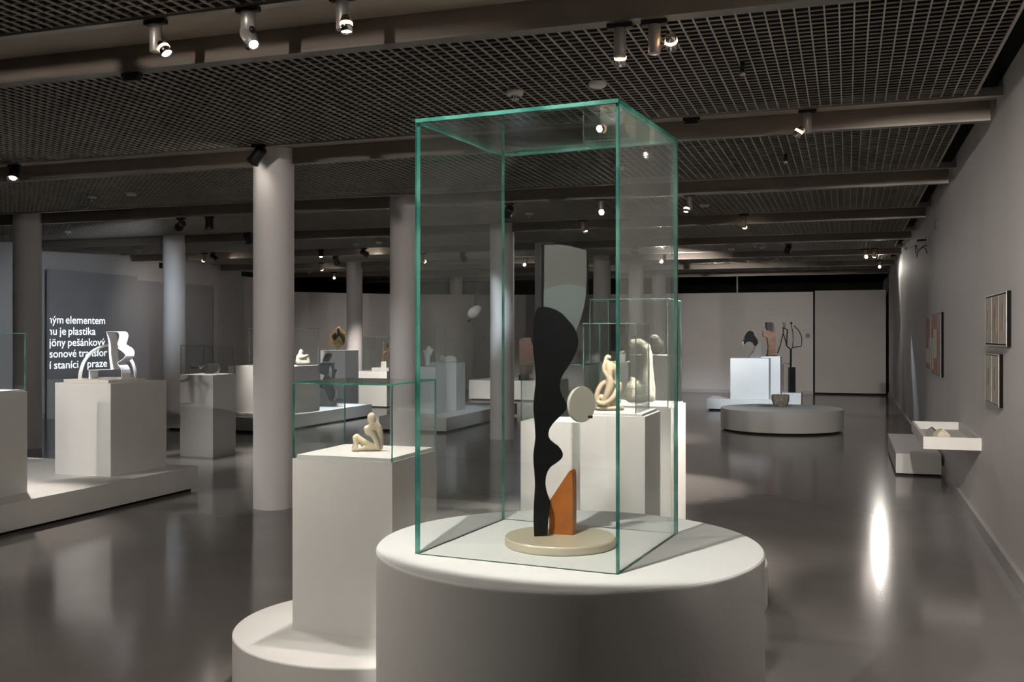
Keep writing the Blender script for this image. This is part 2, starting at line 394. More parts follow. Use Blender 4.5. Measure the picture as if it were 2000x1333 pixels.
wd = [(0, 0), (.073, 0), (.073, .168), (.0715, .186), (.069, .193), (.066, .1945), (.060, .188), (0, .098)]
mb = MB(); mb.prism(wd[::-1], 0, .044); mb.bevel(.0015, 1); o = mb.build('orange_wedge', 'orange', t)
o.location = (U(1073.5, 1040)[0], .028, .0265); o.rotation_euler = (0, 0, R(-19))
mb = MB(); mb.lathe([(0,-.0055),(.0525,-.0055),(.0535,-.0045),(.0535,.0045),(.0525,.0055),(0,.0055)], 64); o = mb.build('cream_disc', 'cream', t)
for f in o.data.polygons: f.use_smooth = abs(f.normal.z) < .5
x, zz = U(1136, 793); o.location = (x, .0, zz); o.rotation_euler = (R(90), 0, R(39))
mb = MB(); mb.box(-.006, .006, -.004, .004, -.004, .004); mb.bevel(.001, 1); o2 = mb.build('disc_clip', 'metal_dark', t)
x, zz = U(1153, 817); o2.location = (x, -.012, zz); o2.rotation_euler = (0, 0, R(39))

# ------------------------------------------------------------------ left foreground group
drum('low white round plinth carrying the square pedestal with the crouching figure', -2.11, 4.21, .625, .25)
pedestal('square white pedestal on the low round plinth under the crouching figure', -2.409, -1.907, 4.012, 4.515, 1.0355, .25, tray=.016, tin=.014)
vitrine('low glass vitrine over the crouching cream figure on the square pedestal', -2.408, -1.908, 4.013, 4.514, 1.0356, 1.384, th=.007, edge='gedge')
t = thing('crouching_figure', 'cream stone crouching figure with smooth egg head resting on its knee', 'sculpture', (-2.160, 4.262, 1.0517), YAW+.0)
k = .00236
def q(px, py, r, y=0): return ((px-718)*k, y, (884.5-py)*k, r*k)
prims = [('e', ((729-718)*k, -.006, (884.5-819)*k), (9.2*k, 10*k, 12.2*k), R(-8)),
 ('t', [q(735,829,7,.006), q(741,838,7.5,.01), q(745,852,6,.014), q(746.5,866,5,.014), q(746,878,5,.012)]),
 ('t', [q(729,836,9,0), q(737,836,9,.01)]),
 ('t', [q(721,840,7.8,-.01), q(723,846,8,-.012), q(732,851,6.3,-.012), q(738,862,5.5,-.01), q(741,874,5.2,-.006), q(742,879,5,0)]),
 ('t', [q(698,857,6.5,.012), q(702,862,7.8,.01), q(712,868,7.5,.01), q(722,873,7,.008), q(736,878,6,.004), q(744,880,4.5,0)]),
 ('t', [q(696,858,6,-.004), q(697.5,868,5,-.012), q(699,876,4.5,-.02), q(692.5,882,2.6,-.03)]),
 ('t', [q(691,874,2.8,.012), q(690,881,2.4,.014)]),
 ('t', [q(696,881,3.6,-.026), q(706,880.5,4.2,-.022), q(716,879,4.6,-.012), q(730,880,4.4,0)]),
 ('t', [q(712,874,6.5,.014), q(728,877,6,.016), q(740,879,5,.012)])]
o = blob('stone_figure', prims, 'stone', .0026, t, 3, 1.25)
zmin = min(v.co.z for v in o.data.vertices); o.location.z -= zmin

# ------------------------------------------------------------------ middle group behind the foreground plinth
drum('low white round plinth partly hidden behind the tall foreground plinth', -1.245, 6.03, .80, .25)
pedestal('narrow white pedestal under the twisted terracotta figure', -1.494, -1.108, 5.706, 6.206, 1.127, .25, tray=.014)
vitrine('glass vitrine over the twisted terracotta figure', -1.484, -1.165, 5.73, 6.15, 1.1272, 1.672, th=.006)
pedestal('pinkish white pedestal with an empty low vitrine, left of the twisted figure', -1.944, -1.53, 5.955, 6.365, 1.06, .25)
vitrine('empty low glass vitrine left of the twisted figure', -1.943, -1.535, 5.956, 6.36, 1.0602, 1.42, th=.006)
pedestal('broad white pedestal under the pitted stone figure with the bent neck', -1.908, -1.248, 7.43, 8.15, 1.05, tray=.014)
vitrine('tall glass vitrine over the pitted stone figure with the bent neck', -1.88, -1.275, 7.46, 8.10, 1.0502, 1.878, th=.007)

t = thing('twisted_figure', 'twisted cream terracotta figure of intertwined limbs on a lump base', 'sculpture', (-1.371, 5.922, 1.1412), YAW)
k = .00303
def q(px, py, r, y=0): return ((px-1190)*k, y, (805.5-py)*k, r*k)
prims = [('e', q(1189,697,0)[:3], (7*k, 6*k, 5.2*k), R(12)), ('e', q(1184,701,0)[:3], (4*k, 4.5*k, 6*k), 0),
 ('t', [q(1186,704,4), q(1189,712,6), q(1192,722,8), q(1191,733,7.5)]),
 ('t', [q(1183,706,4,-.004), q(1179,715,3.6,-.012), q(1179.5,724,3.6,-.015), q(1184,734,3.8,-.012), q(1187,742,4,-.004)]),
 ('t', [q(1193,710,5,.006), q(1201,716,6,.008), q(1206.5,727,6,.008), q(1208,739,5.6,.008), q(1206,750,5.5,.008)]),
 ('t', [q(1190,738,7,-.006), q(1193,748,8.4,-.01), q(1191,760,8.6,-.012), q(1186,773,7.2,-.014), q(1182,783,5.5,-.012)]),
 ('t', [q(1187,744,5.5,.004), q(1177,751,6,.006), q(1169,763,5.6,.006), q(1165,775,5,.004), q(1166,785,4.4,0), q(1173,790,4.8,-.006)]),
 ('t', [q(1200,752,6,.02), q(1211,752,6.6,.016), q(1210,762,7.6,.008), q(1202,774,8,-.002), q(1191,783,7,-.012), q(1179,790,5.6,-.018), q(1170,788,4.4,-.016)]),
 ('t', [q(1176,777,6.5,.006), q(1184,784,6,.004), q(1198,789,6.4,.006), q(1210,784,6,.01)])]
o = blob('stone_figure', prims, 'stone2', .0034, t, 3, 1.15); o.location.z = .026 - min(v.co.z for v in o.data.vertices)
prims = [('t', [q(1167,800,5), q(1180,800,5.4), q(1192,800.5,5)]), ('t', [q(1197,800,5.2), q(1210,800,5.2), q(1217,800.5,4.4)]), ('t', [q(1170,800,5,.03), q(1214,800,5,.03)])]
o = blob('lump_base', prims, 'stone2', .0036, t, 2, 1.4); o.location.z = -min(v.co.z for v in o.data.vertices)

t = thing('bent_stone_figure', 'big pitted pale stone figure with a thick neck bent forward', 'sculpture', (-1.525, 7.777, 1.0642), YAW)
k = .00400
def q(px, py, r, y=0): return ((px-1262)*k, y, (788-py)*k, r*k)
prims = [('t', [q(1240,675,6), q(1243,671,8), q(1252,671,9), q(1261,677,9.5), q(1267,688,9), q(1269,702,8.5), q(1267,718,9), q(1266,734,11), q(1266,750,14), q(1266,772,16)]),
 ('t', [q(1257,668,6,.01), q(1270,678,7,.012), q(1275,695,6.5,.014), q(1276,716,6,.014), q(1278,738,6.5,.012), q(1279,760,8,.01), q(1279,780,8,.008)]),
 ('t', [q(1240,742,5,.01), q(1245,748,8), q(1240,760,14), q(1238,775,14)]), ('t', [q(1236,774,13), q(1255,776,14), q(1276,776,10)]),
 ('e', q(1256,764,0)[:3], (20*k, 15*k, 20*k), 0)]
o = blob('stone_figure', prims, 'stone3', .0050, t, 2, 1.0); o.location.z = -min(v.co.z for v in o.data.vertices)

# ------------------------------------------------------------------ left platform with the ribbon sculpture
t = pedestal('long low white platform at the left under the ribbon sculpture', -8.6, -6.36, 4.6, 8.74, .25, toe=.03, name='platform', cat='platform')
pedestal('brightly lit square white block on the left platform carrying the ribbon sculpture', -7.31, -6.65, 7.79, 8.61, 1.137, .25)
pedestal('white pedestal cut by the left picture edge on the left platform', -7.27, -6.67, 6.18, 6.79, 1.12, .25, tray=.012)
vitrine('glass vitrine at the left picture edge on the left platform', -7.26, -6.68, 6.19, 6.785, 1.1202, 1.618, th=.007, edge='gedge')
t = thing('small_dark_bust', 'small dark figure inside the vitrine at the left picture edge', 'sculpture', (-6.80, 6.48, 1.1322))
mb = MB(); mb.box(-.05, .05, -.05, .05, 0, .03); mb.bevel(.004); mb.build('base', 'totemdk', t)
blob('figure', [('t', [(0,0,.05,.03), (0,0,.12,.035), (.005,0,.17,.018), (.01,0,.2,.028)])], 'totemdk', .006, t, 3)

t = thing('ribbon_sculpture', 'white metal ribbon sculpture shaped like a letter B with a half ring arch', 'sculpture', (-6.98, 8.2, 1.137))
ox, oy, oz = t.location
mb = MB(); mb.box(-.30, .235, -.33, .21, 0, .03); mb.bevel(.003, 1); mb.build('base_plate', 'bbeige', t)
P = [(-7.118,1.165),(-7.117,1.253),(-6.854,1.263),(-6.862,1.32),(-6.871,1.383),(-6.876,1.45),(-6.877,1.52),(-6.890,1.583),(-6.907,1.634),(-6.85,1.6335),(-6.785,1.634),(-6.762,1.625),(-6.75,1.600),(-6.752,1.575),(-6.765,1.54),(-6.775,1.515),(-6.766,1.500),(-6.735,1.485),(-6.699,1.468),(-6.681,1.445),(-6.675,1.420),(-6.682,1.394),(-6.70,1.372),(-6.735,1.35),(-6.768,1.335),(-6.772,1.322),(-6.764,1.306),(-6.742,1.283),(-6.728,1.258),(-6.722,1.228),(-6.724,1.2),(-6.728,1.168)]
P = [(x-ox, z-oz) for x, z in P]
mb = MB(); mb.strip(P, -.17, -.045, .006); mb.build('ribbon_band', 'bwhite', t)
A = []
for i in range(41):
    a = math.pi*i/40; c_ = -math.cos(a)
    A.append((.0145+.1475*c_, -.075+.225*c_, .023+.335*math.sin(a)))
mb = MB(); mb.tube(A, .02, 8, 0, flat=(.011, .022)); mb.build('half_ring', 'bbeige', t)

# pedestal with the bent steel piece
pedestal('grey white pedestal behind the left platform carrying the bent steel piece', -8.35, -7.84, 11.09, 11.60, 1.078)
vitrine('low glass vitrine over the bent steel piece', -8.345, -7.845, 11.095, 11.595, 1.0785, 1.47, th=.006)
t = thing('bent_steel_piece', 'small bent bright steel strap piece with a raised block at one end', 'sculpture', (-8.09, 11.33, 1.0850), YAW)
k = 13.2/1949/13.333
def q(x, y): return ((x-1060)*k, (1195-y)*k)
mb = MB(); mb.strip([q(860,1050), q(930,1000), q(985,965), q(1050,940), q(1100,950), q(1160,952), q(1220,940), q(1275,935), q(1315,955), q(1345,1010), q(1352,1070), q(1335,1130), q(1290,1180), q(1265,1192)], -.045, .045, .012); mb.build('strap', 'steel', t)
mb = MB(); x0, z0 = q(640,1065); x1, z1 = q(855,985); mb.box(x0, x1, -.06, .05, z0, z1); mb.bevel(.004, 1); mb.build('raised_block', 'steel', t)
mb = MB(); x, z = q(1005, 1195); mb.lathe([(.018,0),(.010,.035),(.001,.07)], 20, (x, 0, z)); mb.build('cone', 'bwhite', t)
mb = MB(); x0, z0 = q(1045,1195); x1, z1 = q(1270,950); mb.box(x0, x1, -.006, .006, 0, z1); mb.build('grey_sheet', 'greyplate', t)

# projected text on a dark screen in front of the left wall
t = thing('projection_screen', 'dark projection screen with white Czech text at the left wall', 'screen', (-14.4, 16.44, 0))
mb = MB(); mb.box(-.06, 0, -1.24, 1.24, .76, 2.86); mb.bevel(.004, 1); mb.build('screen_panel', ['screenp'], t)
mb = MB(); mb.box(-.06, .0, -1.24, 1.24, 0, .755); mb.build('screen_base', 'plinth', t)
def text_line(s, z, y0, y1, h):
    words = []; x0 = 0.
    for wd_ in s.split(' '):
        cu = bpy.data.curves.new('t', 'FONT'); cu.body = wd_; cu.size = 1; cu.offset = .003
        o = bpy.data.objects.new('t', cu); C.objects.link(o)
        dg = bpy.context.evaluated_depsgraph_get(); dg.update()
        me = bpy.data.meshes.new_from_object(o.evaluated_get(dg)); bpy.data.objects.remove(o)
        a = min(v.co.x for v in me.vertices); b = max(v.co.x for v in me.vertices)
        words.append((me, a, x0)); x0 += b-a+.26
    tot = x0-.26
    for me, a, x0 in words:
        for v in me.vertices:
            x, y = v.co.x-a+x0, v.co.y
            v.co = (.004, y0 + x/tot*(y1-y0) - 16.44, z + y*h)
        bm = bmesh.new(); bm.from_mesh(me)
        bmesh.ops.bisect_plane(bm, geom=bm.verts[:]+bm.edges[:]+bm.faces[:], plane_co=(0, -1.235, 0), plane_no=(0, 1, 0), clear_inner=True)
        bm.to_mesh(me); bm.free(); me.name = 'projected_word'
        me.materials.clear(); me.materials.append(M['letter'])
        r = bpy.data.objects.new('projected_word', me); C.objects.link(r); r.parent = t; r['kind'] = 'stuff'
text_line('ným elementem', 1.826, 15.165, 16.70, .215)
text_line('nu je plastika', 1.607, 15.165, 16.43, .215)
text_line('jöny pešánkový', 1.388, 15.19, 16.70, .215)
text_line('sonové transfor', 1.172, 15.205, 16.76, .215)
text_line('í staníci v praze', .955, 15.205, 16.76, .215)

m = MB(); m.box(-.10, 0, -1.35, 1.35, 0, 2.78); o = struct(at(m.build('wall_panel', 'screenp'), (-14.46, 19.1, 0)))
for y, z, lab in ((19.0, 3.16, 'dark air vent slot high on the left wall, nearer one'), (22.2, 3.16, 'dark air vent slot high on the left wall, farther one')):
    t = thing('air_vent', lab, 'vent', (XL, y, z))
    mb = MB(); mb.box(0, .02, -.35, .35, -.06, .06); mb.bevel(.004, 1); mb.build('vent_frame', 'metal_dark', t)
    for i in range(4):
        mb = MB(); mb.box(.02, .032, -.32, .32, -.045+i*.027, -.037+i*.027); mb.build('slat', 'fblack', t)

# ------------------------------------------------------------------ centre-left group
pedestal('long low white platform behind the thick column under the white plaster figures', -10.9, -8.82, 14.1, 17.64, .25, toe=.035, name='platform', cat='platform')
pedestal('large white block on the platform carrying two white plaster figures', -10.36, -9.06, 15.1, 16.02, 1.057, .25)
vitrine('wide glass vitrine over the two white plaster figures', -9.95, -9.07, 15.12, 16.0, 1.0575, 1.72, th=.006)
t = thing('seated_plaster_figure', 'white plaster seated figure hugging its knees', 'sculpture', (-9.25, 15.75, 1.0575), YAW)
k = 17.55/1949
def q(px, py, r, y=0): return ((px-587)*k, y, (715-py)*k, r*k)
o = blob('figure', [('e', q(584,692,0)[:3], (5*k,5*k,6*k), 0), ('t', [q(583,697,5.5), q(581,704,7.5), q(582,711,8)]), ('t', [q(584,702,5,-.04), q(592,701,3.6,-.05), q(596,699,3,-.03)]),
  ('t', [q(596,700,4), q(597,707,4.5), q(599,712,4)]), ('t', [q(580,711,7), q(590,712,6.5), q(598,713,4)])], 'plaster', .010, t, 3, 1.1); o.location.z = -min(v.co.z for v in o.data.vertices)
t = thing('plaster_relief_figure', 'small upright white plaster figure left of the seated one', 'sculpture', (-9.50, 15.5, 1.0575), YAW)
def q(px, py, r, y=0): return ((px-560)*k, y, (712-py)*k, r*k)
mb = MB(); mb.box(-.09, .09, -.07, .07, 0, .035); mb.bevel(.004); mb.build('base', 'plinth', t)
o = blob('figure', [('t', [q(557,706,4), q(557,696,4.2), q(557,689,3.4)]), ('t', [q(563,706,4), q(563.5,697,4), q(564,689,3.2)]), ('t', [q(557,688,3.4), q(563,687.5,3.4)])], 'plaster', .010, t, 2, 1.2); o.location.z = .035-min(v.co.z for v in o.data.vertices)

t = thing('black_cubist_figure', 'tall black polished cubist figure standing on a grey-green stone block', 'sculpture', (-9.40, 16.95, .25), YAW)
k = 19.06/1949
def q(x, y): return ((x-620/1)*0, 0)
def Z(x, y): return (620+x/9.525-645)*k, (793-(660+y/9.525))*k
mb = MB(); mb.prism([Z(20,1265), Z(375,1265), Z(380,1150), Z(300,1180), Z(200,940), Z(60,900), Z(20,1000)][::-1], -.16, .14); mb.bevel(.012, 2); mb.build('stone_block', 'greenstone', t)
mb = MB()
mb.prism([Z(195,890), Z(340,880), Z(392,985), Z(390,1085), Z(320,1165), Z(295,1215), Z(270,1190), Z(225,1060)][::-1], -.13, .12)
mb.prism([Z(140,440), Z(195,310), Z(240,285), Z(305,300), Z(300,345), Z(250,450)][::-1], -.07, .07)
mb.prism([Z(70,530), Z(140,455), Z(265,465), Z(285,520), Z(270,660), Z(235,710), Z(190,700), Z(70,640)][::-1], -.12, .12)
mb.prism([Z(265,480), Z(365,465), Z(360,585), Z(425,582), Z(385,690), Z(370,770), Z(310,770), Z(320,600), Z(300,520)][::-1], -.08, .06)
mb.prism([Z(190,690), Z(235,700), Z(300,800), Z(345,890), Z(190,900), Z(80,890), Z(155,780)][::-1], -.11, .11)
mb.prism([Z(385,1140), Z(520,1140), Z(520,1158), Z(385,1158)][::-1], -.02, .02)
mb.bevel(.014, 2); mb.build('figure', 'blackstone', t)

pedestal('tall white pedestal behind the black figure carrying the faceted bronze', -10.27, -9.71, 18.2, 18.8, 1.285)
t = thing('faceted_bronze', 'faceted golden bronze ovoid with a dark hollow on the tall white pedestal', 'sculpture', (-10.02, 18.46, 1.2855), YAW)
b = bmesh.new(); bmesh.ops.create_icosphere(b, subdivisions=1, radius=1.04); rr = random.Random(3)
for v in b.verts:
    v.co *= rr.uniform(.86, 1.08); z = v.co.z
    v.co = Vector((v.co.x*.205*(1-.30*max(0, z)), v.co.y*.17*(1-.3*max(0, z)), .235+z*.235*(1 if z < 0 else 1.0)))
for v in b.verts:
    if v.co.z < .02: v.co.z = .0
top = max(b.verts, key=lambda v: v.co.z); top.co = Vector((.03, 0, .50))
b.faces.ensure_lookup_table()
mm = MB(); mm.b.free(); mm.b = b
mm.build('body', 'bronze', t)
mb = MB(); mb.prism([(-.085,.30), (-.02,.36), (-.03,.25), (-.055,.20)][::-1], -.178, -.10); mb.bevel(.004, 1); mb.build('hollow', 'bronzedk', t)  # solid dark pieces, the shade inside the hollows put into their colour
mb = MB(); mb.prism([(.02,.45), (.045,.45), (.05,.30), (.025,.27)][::-1], -.16, -.09); mb.build('hollow', 'bronzedk', t)

pedestal('low white block carrying the copper wire piece beside the middle column', -10.37, -9.59, 19.9, 20.7, .80, toe=.03)
t = thing('copper_wire_piece', 'slender copper wire loop with a black bead on a white cube', 'sculpture', (-9.87, 20.2, .8), YAW)
k = 22.2/1949
mb = MB(); mb.box(-17*k, 16*k, -.15, .15, 0, 6.5*k); mb.bevel(.003, 1); mb.build('slab', 'plinth', t)
mb = MB(); mb.box(0*k, 10.5*k, -.06, .06, 6.5*k, 18.5*k); mb.bevel(.003, 1); mb.build('cube', 'plaster', t)
L = [(5.5,18.5),(3.8,24),(3.2,29),(4.5,35),(5,40),(4.2,46),(3.8,52),(5,57)]; Rr = [(9,18.5),(13.5,23),(15.5,29),(14,36),(13.5,41),(16,47),(17.5,53),(16,58)]
mb = MB(); mb.tube([(x*k, -.01, z*k) for x, z in L], .011, 8); mb.build('wire', 'copper', t)
mb = MB(); mb.tube([(x*k, .02, z*k) for x, z in Rr], .011, 8); mb.build('wire', 'copper', t)
mb = MB(); mb.tube([(L[3][0]*k, -.01, L[3][1]*k), (8*k, 0, 37.5*k), (Rr[3][0]*k, .02, Rr[3][1]*k)], .014, 8); mb.build('cross_wire', 'copper', t)
mb = MB(); mb.tube([(12*k, 0, 45*k), (12.3*k, 0, 49*k), (12*k, 0, 54*k)], [.012, .022, .012], 10); mb.build('black_bead', 'blackboard', t)
mb = MB(); mb.tube([(12*k, 0, 45*k), (9*k, 0, 39*k)], .004, 6); mb.build('bead_stalk', 'copper', t)
vitrine('narrow glass case over the copper wire piece', -10.17, -9.60, 19.92, 20.49, .8001+6.5*k*0, 1.56, th=.005)

# ------------------------------------------------------------------ centre group seen through the big vitrine
pedestal('low white platform behind the big vitrine under the two glass sculptures', -7.4, -6.19, 15.06, 18.74, .25, toe=.035, name='platform', cat='platform')
pedestal('grey-blue pedestal under the upright cast glass piece', -7.2, -6.69, 15.79, 16.26, 1.05, .25)
vitrine('taller glass case over the upright cast glass piece', -7.19, -6.7, 15.8, 16.25, 1.0502, 1.73, th=.005, edge='aedge')
pedestal('pale blue pedestal under the crouching cast glass animal', -7.1, -6.60, 16.52, 16.96, 1.107, .25)
vitrine('lower glass case over the crouching cast glass animal', -7.09, -6.61, 16.53, 16.95, 1.1072, 1.485, th=.005, edge='aedge')
t = thing('upright_glass_piece', 'upright milky cast glass piece like a raised hand', 'sculpture', (-6.93, 16.0, 1.0502), YAW)
k = 17.4/1949
o = blob('glass_body', [('t', [(0,0,.02,.05), (0,0,.08,.045), (-.01,0,.16,.05), (.02,0,.22,.06), (.02,0,.27,.05), (.03,0,.31,.03)]), ('t', [(-.03,0,.18,.025), (-.06,0,.25,.02)]), ('t', [(.05,0,.2,.03), (.09,0,.27,.02)])], 'plaster', .012, t, 3); o.location.z = -min(v.co.z for v in o.data.vertices)
t = thing('glass_animal', 'crouching milky cast glass animal with an arched back', 'sculpture', (-6.84, 16.72, 1.1072), YAW)
o = blob('glass_body', [('t', [(-.12,0,.05,.035), (-.11,0,.08,.035), (-.12,0,.115,.02)]), ('t', [(-.08,0,.045,.04), (-.02,0,.07,.045), (.05,0,.08,.05), (.11,0,.06,.045), (.13,0,.03,.03)]), ('t', [(-.05,-.03,.02,.02), (.1,-.03,.02,.022)])], 'plaster', .010, t, 2); o.location.z = -min(v.co.z for v in o.data.vertices)

pedestal('wide low white block near the back wall carrying the brown slab sculpture', -8.85, -6.75, 22.99, 24.6, .49, toe=.035)
t = thing('brown_slab_sculpture', 'leaning angular brown slab sculpture on a black foot', 'sculpture', (-7.47, 23.4, .49), YAW)
k = 24.2/1949
mb = MB(); mb.box(-17*k, 4*k, -.12, .12, 0, 11*k); mb.bevel(.006, 1); mb.build('foot', 'blackboard', t)
mb = MB(); mb.prism([(-15*k,11*k), (-16*k,80*k), (-8*k,84.5*k), (7*k,84*k), (12*k,62*k), (12.5*k,34*k), (9.5*k,14*k), (0,11*k)][::-1], -.11, .12); mb.bevel(.02, 1); mb.build('slab', 'brown', t)

t = thing('hanging_ovoid', 'white glossy ovoid hung on thin wires before the back wall', 'mobile', (-8.32, 22.0, 2.155), YAW)
mb = MB(); n = 20
mb.lathe([(0 if i in (0, n) else .125*math.sin(math.pi*i/n), -.19*math.cos(math.pi*i/n)) for i in range(n+1)], 40)
o = mb.build('ovoid_body', 'ovoid', t); o.rotation_euler = (0, R(52), 0)
mb = MB(); mb.tube([(0,0,.1), (0,0,1.14)], .0025, 6); mb.build('hanging_wire', 'steel', t)
mb = MB(); mb.tube([(-.17,0,-.235), (-.10,0,-.19)], .016, 8); mb.build('dark_weight', 'metal_dark', t)
mb = MB(); mb.tube([(.20,0,-.60), (.235,0,-.66)], .02, 8); mb.build('dark_weight', 'metal_dark', t)
mb = MB(); mb.tube([(-.05,0,-.10), (-.12,0,-.2), (.2,0,-.6)], .0025, 6); mb.build('link_wire', 'metal_dark', t)

# things glimpsed behind the middle group
pedestal('slim grey pedestal behind the bent stone figure carrying a rounded grey stone', -2.27, -1.86, 10.84, 11.3, 1.38)
t = thing('rounded_grey_stone', 'rounded dark grey stone standing behind the bent stone figure', 'sculpture', (-2.02, 11.08, 1.38), YAW)
o = blob('stone_body', [('e', (0,0,.05), (.085,.07,.10), 0), ('e', (-.015,0,.10), (.07,.06,.085), R(-20)), ('t', [(-.06,0,.09,.03), (-.05,0,.05,.04)])], 'greystone', .008, t, 4); o.location.z = -min(v.co.z for v in o.data.vertices)
pedestal('grey pedestal far behind the twisted figure carrying two small white cubes', -3.72, -3.06, 14.5, 15.1, 1.2)
for (x, y, s, lab) in ((-3.58, 14.62, .10, 'small white cube with a tiny glass piece, left of two behind the twisted figure'), (-3.19, 14.68, .115, 'small white cube with a tiny glass piece, right of two behind the twisted figure')):
    t = thing('white_cube', lab, 'display cube', (x, y, 1.2))
    mb = MB(); mb.box(-s/2, s/2, -s/2, s/2, 0, s); mb.bevel(.003, 1); mb.build('cube_body', 'bwhite', t)
    o = blob('glass_bit', [('t', [(-.02,0,.015,.015), (0,0,.03,.018), (.02,0,.05,.01)])], 'plaster', .005, t, 2); o.location.z = s-min(v.co.z for v in o.data.vertices)
t = thing('dark_red_painting', 'dark framed painting with red strokes on the back partition', 'painting', (-6.30, 28.10, 1.56))
mb = MB(); mb.box(-.27, .27, -.02, .03, -.42, .42); mb.bevel(.004, 1); mb.build('frame', 'fblack', t)
mb = MB(); mb.box(-.235, .235, -.024, -.0205, -.385, .385); mb.build('canvas', 'paintdk', t)
mb = MB(); mb.box(-.20, .20, -.027, -.0245, .10, .15); mb.box(-.17, .21, -.027, -.0245, .17, .30); mb.build('red_strokes', 'paintrd', t)

# ------------------------------------------------------------------ right-hand back group
pedestal('low white platform at the back right under the black bird-like piece', -2.84, -1.40, 21.42, 22.6, .25, toe=.035, name='platform', cat='platform')
pedestal('brightly lit white cube at the back right under the black bird-like piece', -2.35, -1.56, 21.52, 22.05, 1.11, .25)
pedestal('white pedestal right behind the bright cube under the brown totem', -1.80, -1.36, 22.08, 22.55, 1.14, .25)
pedestal('small low white box at the back right under the black wire figure', -1.38, -.96, 22.72, 23.4, .33, toe=.03)
k = 21.5/1949
def Zz(x, y): return (1430+x/12.12-1464)*k, (700-(610+y/12.12))*k
t = thing('black_bird_piece', 'glossy black and white glass piece like a bird with lowered beak', 'sculpture', (-1.92, 21.78, 1.11), YAW)
mb = MB(); mb.prism([Z2 for Z2 in [Zz(190,760), Zz(235,600), Zz(300,490), Zz(360,450), Zz(420,480), Zz(450,560), Zz(520,660), Zz(530,740), Zz(480,810), Zz(430,740), Zz(330,700), Zz(260,720), Zz(220,770)]][::-1], -.06, .06); mb.bevel(.012, 2); mb.build('black_body', 'ink', t)
mb = MB(); mb.prism([Zz(480,810), Zz(540,740), Zz(600,740), Zz(600,1090), Zz(310,1090), Zz(440,920)][::-1], -.055, .055); mb.bevel(.008, 1); mb.build('mirror_foot', 'steel', t)
mb = MB(); mb.prism([Zz(180,740), Zz(215,700), Zz(225,770), Zz(205,795)][::-1], -.03, .03); mb.build('beak_tip', 'bwhite', t)
t = thing('brown_totem', 'tall carved brown totem with a dark head block', 'sculpture', (-1.60, 22.3, 1.14), YAW)
k2 = 22.1/1949
def Zt(x, y): return (1430+x/12.12-1484)*k2, (696-(610+y/12.12))*k2
mb = MB(); mb.prism([Zt(590,1040), Zt(800,1040), Zt(800,1010), Zt(590,1010)][::-1], -.10, .10); mb.build('foot', 'totemdk', t)
mb = MB(); mb.prism([Zt(700,1010), Zt(790,1010), Zt(785,700), Zt(765,450), Zt(740,290), Zt(715,265), Zt(700,300)][::-1], -.05, .07); mb.bevel(.006, 1); mb.build('tall_stave', 'totem', t)
mb = MB(); mb.prism([Zt(565,250), Zt(700,260), Zt(700,450), Zt(600,440), Zt(570,370)][::-1], -.08, .05); mb.bevel(.008, 1); mb.build('dark_head', 'totemdk', t)
mb = MB(); mb.prism([Zt(500,460), Zt(620,460), Zt(690,470), Zt(700,640), Zt(600,620), Zt(500,580)][::-1], -.07, .05); mb.bevel(.008, 1); mb.build('shoulder_block', 'totem', t)
mb = MB(); mb.prism([Zt(590,620), Zt(700,640), Zt(705,760), Zt(690,1010), Zt(600,1010), Zt(620,800)][::-1], -.06, .05); mb.bevel(.008, 1); mb.build('carved_leg', 'totem', t)
t = thing('wire_figure', 'thin black wire figure with a bow-shaped arm on a black post', 'sculpture', (-1.17, 22.95, .33), YAW)
k3 = 22.25/1949
def Zw(x, y): return (1430+x/12.12-1532)*k3, 0, (770-(610+y/12.12))*k3
mb = MB(); mb.box(-5.5*k3, 6*k3, -.06, .06, 0, 49*k3); mb.bevel(.004, 1); mb.build('post', 'blackboard', t)
for nm, pts, r in (('rod', [Zw(1215,1340), Zw(1218,930)], .022), ('arm', [Zw(1218,930), Zw(1120,850), Zw(1125,600), Zw(1135,465), Zw(1020,410)], .014),
                   ('bow', [Zw(1218,920), Zw(1240,890), Zw(1460,850), Zw(1475,720), Zw(1460,600), Zw(1400,480), Zw(1290,370)], .010),
                   ('antenna', [Zw(1255,880), Zw(1270,700), Zw(1265,560), Zw(1225,320)], .008), ('leg_wire', [Zw(1030,420), Zw(1040,530), Zw(960,860), Zw(900,1020)], .012),
                   ('leg_wire', [Zw(1040,560), Zw(1100,760), Zw(1120,850)], .012), ('head_wire', [Zw(1070,420), Zw(1085,300)], .006), ('head_wire', [Zw(1050,400), Zw(1030,290)], .006),
                   ('frame_wire', [Zw(1200,1270), Zw(1030,1270), Zw(1030,1900)], .008)):
    mb = MB(); mb.tube(pts, r, 8); mb.build(nm, 'metal_dark', t)
mb = MB(); x, y, z = Zw(1225, 305); mb.lathe([(0,-.025),(.02,-.015),(.026,0),(.02,.015),(0,.025)], 16, (x, y, z)); mb.build('knob', 'metal_dark', t)

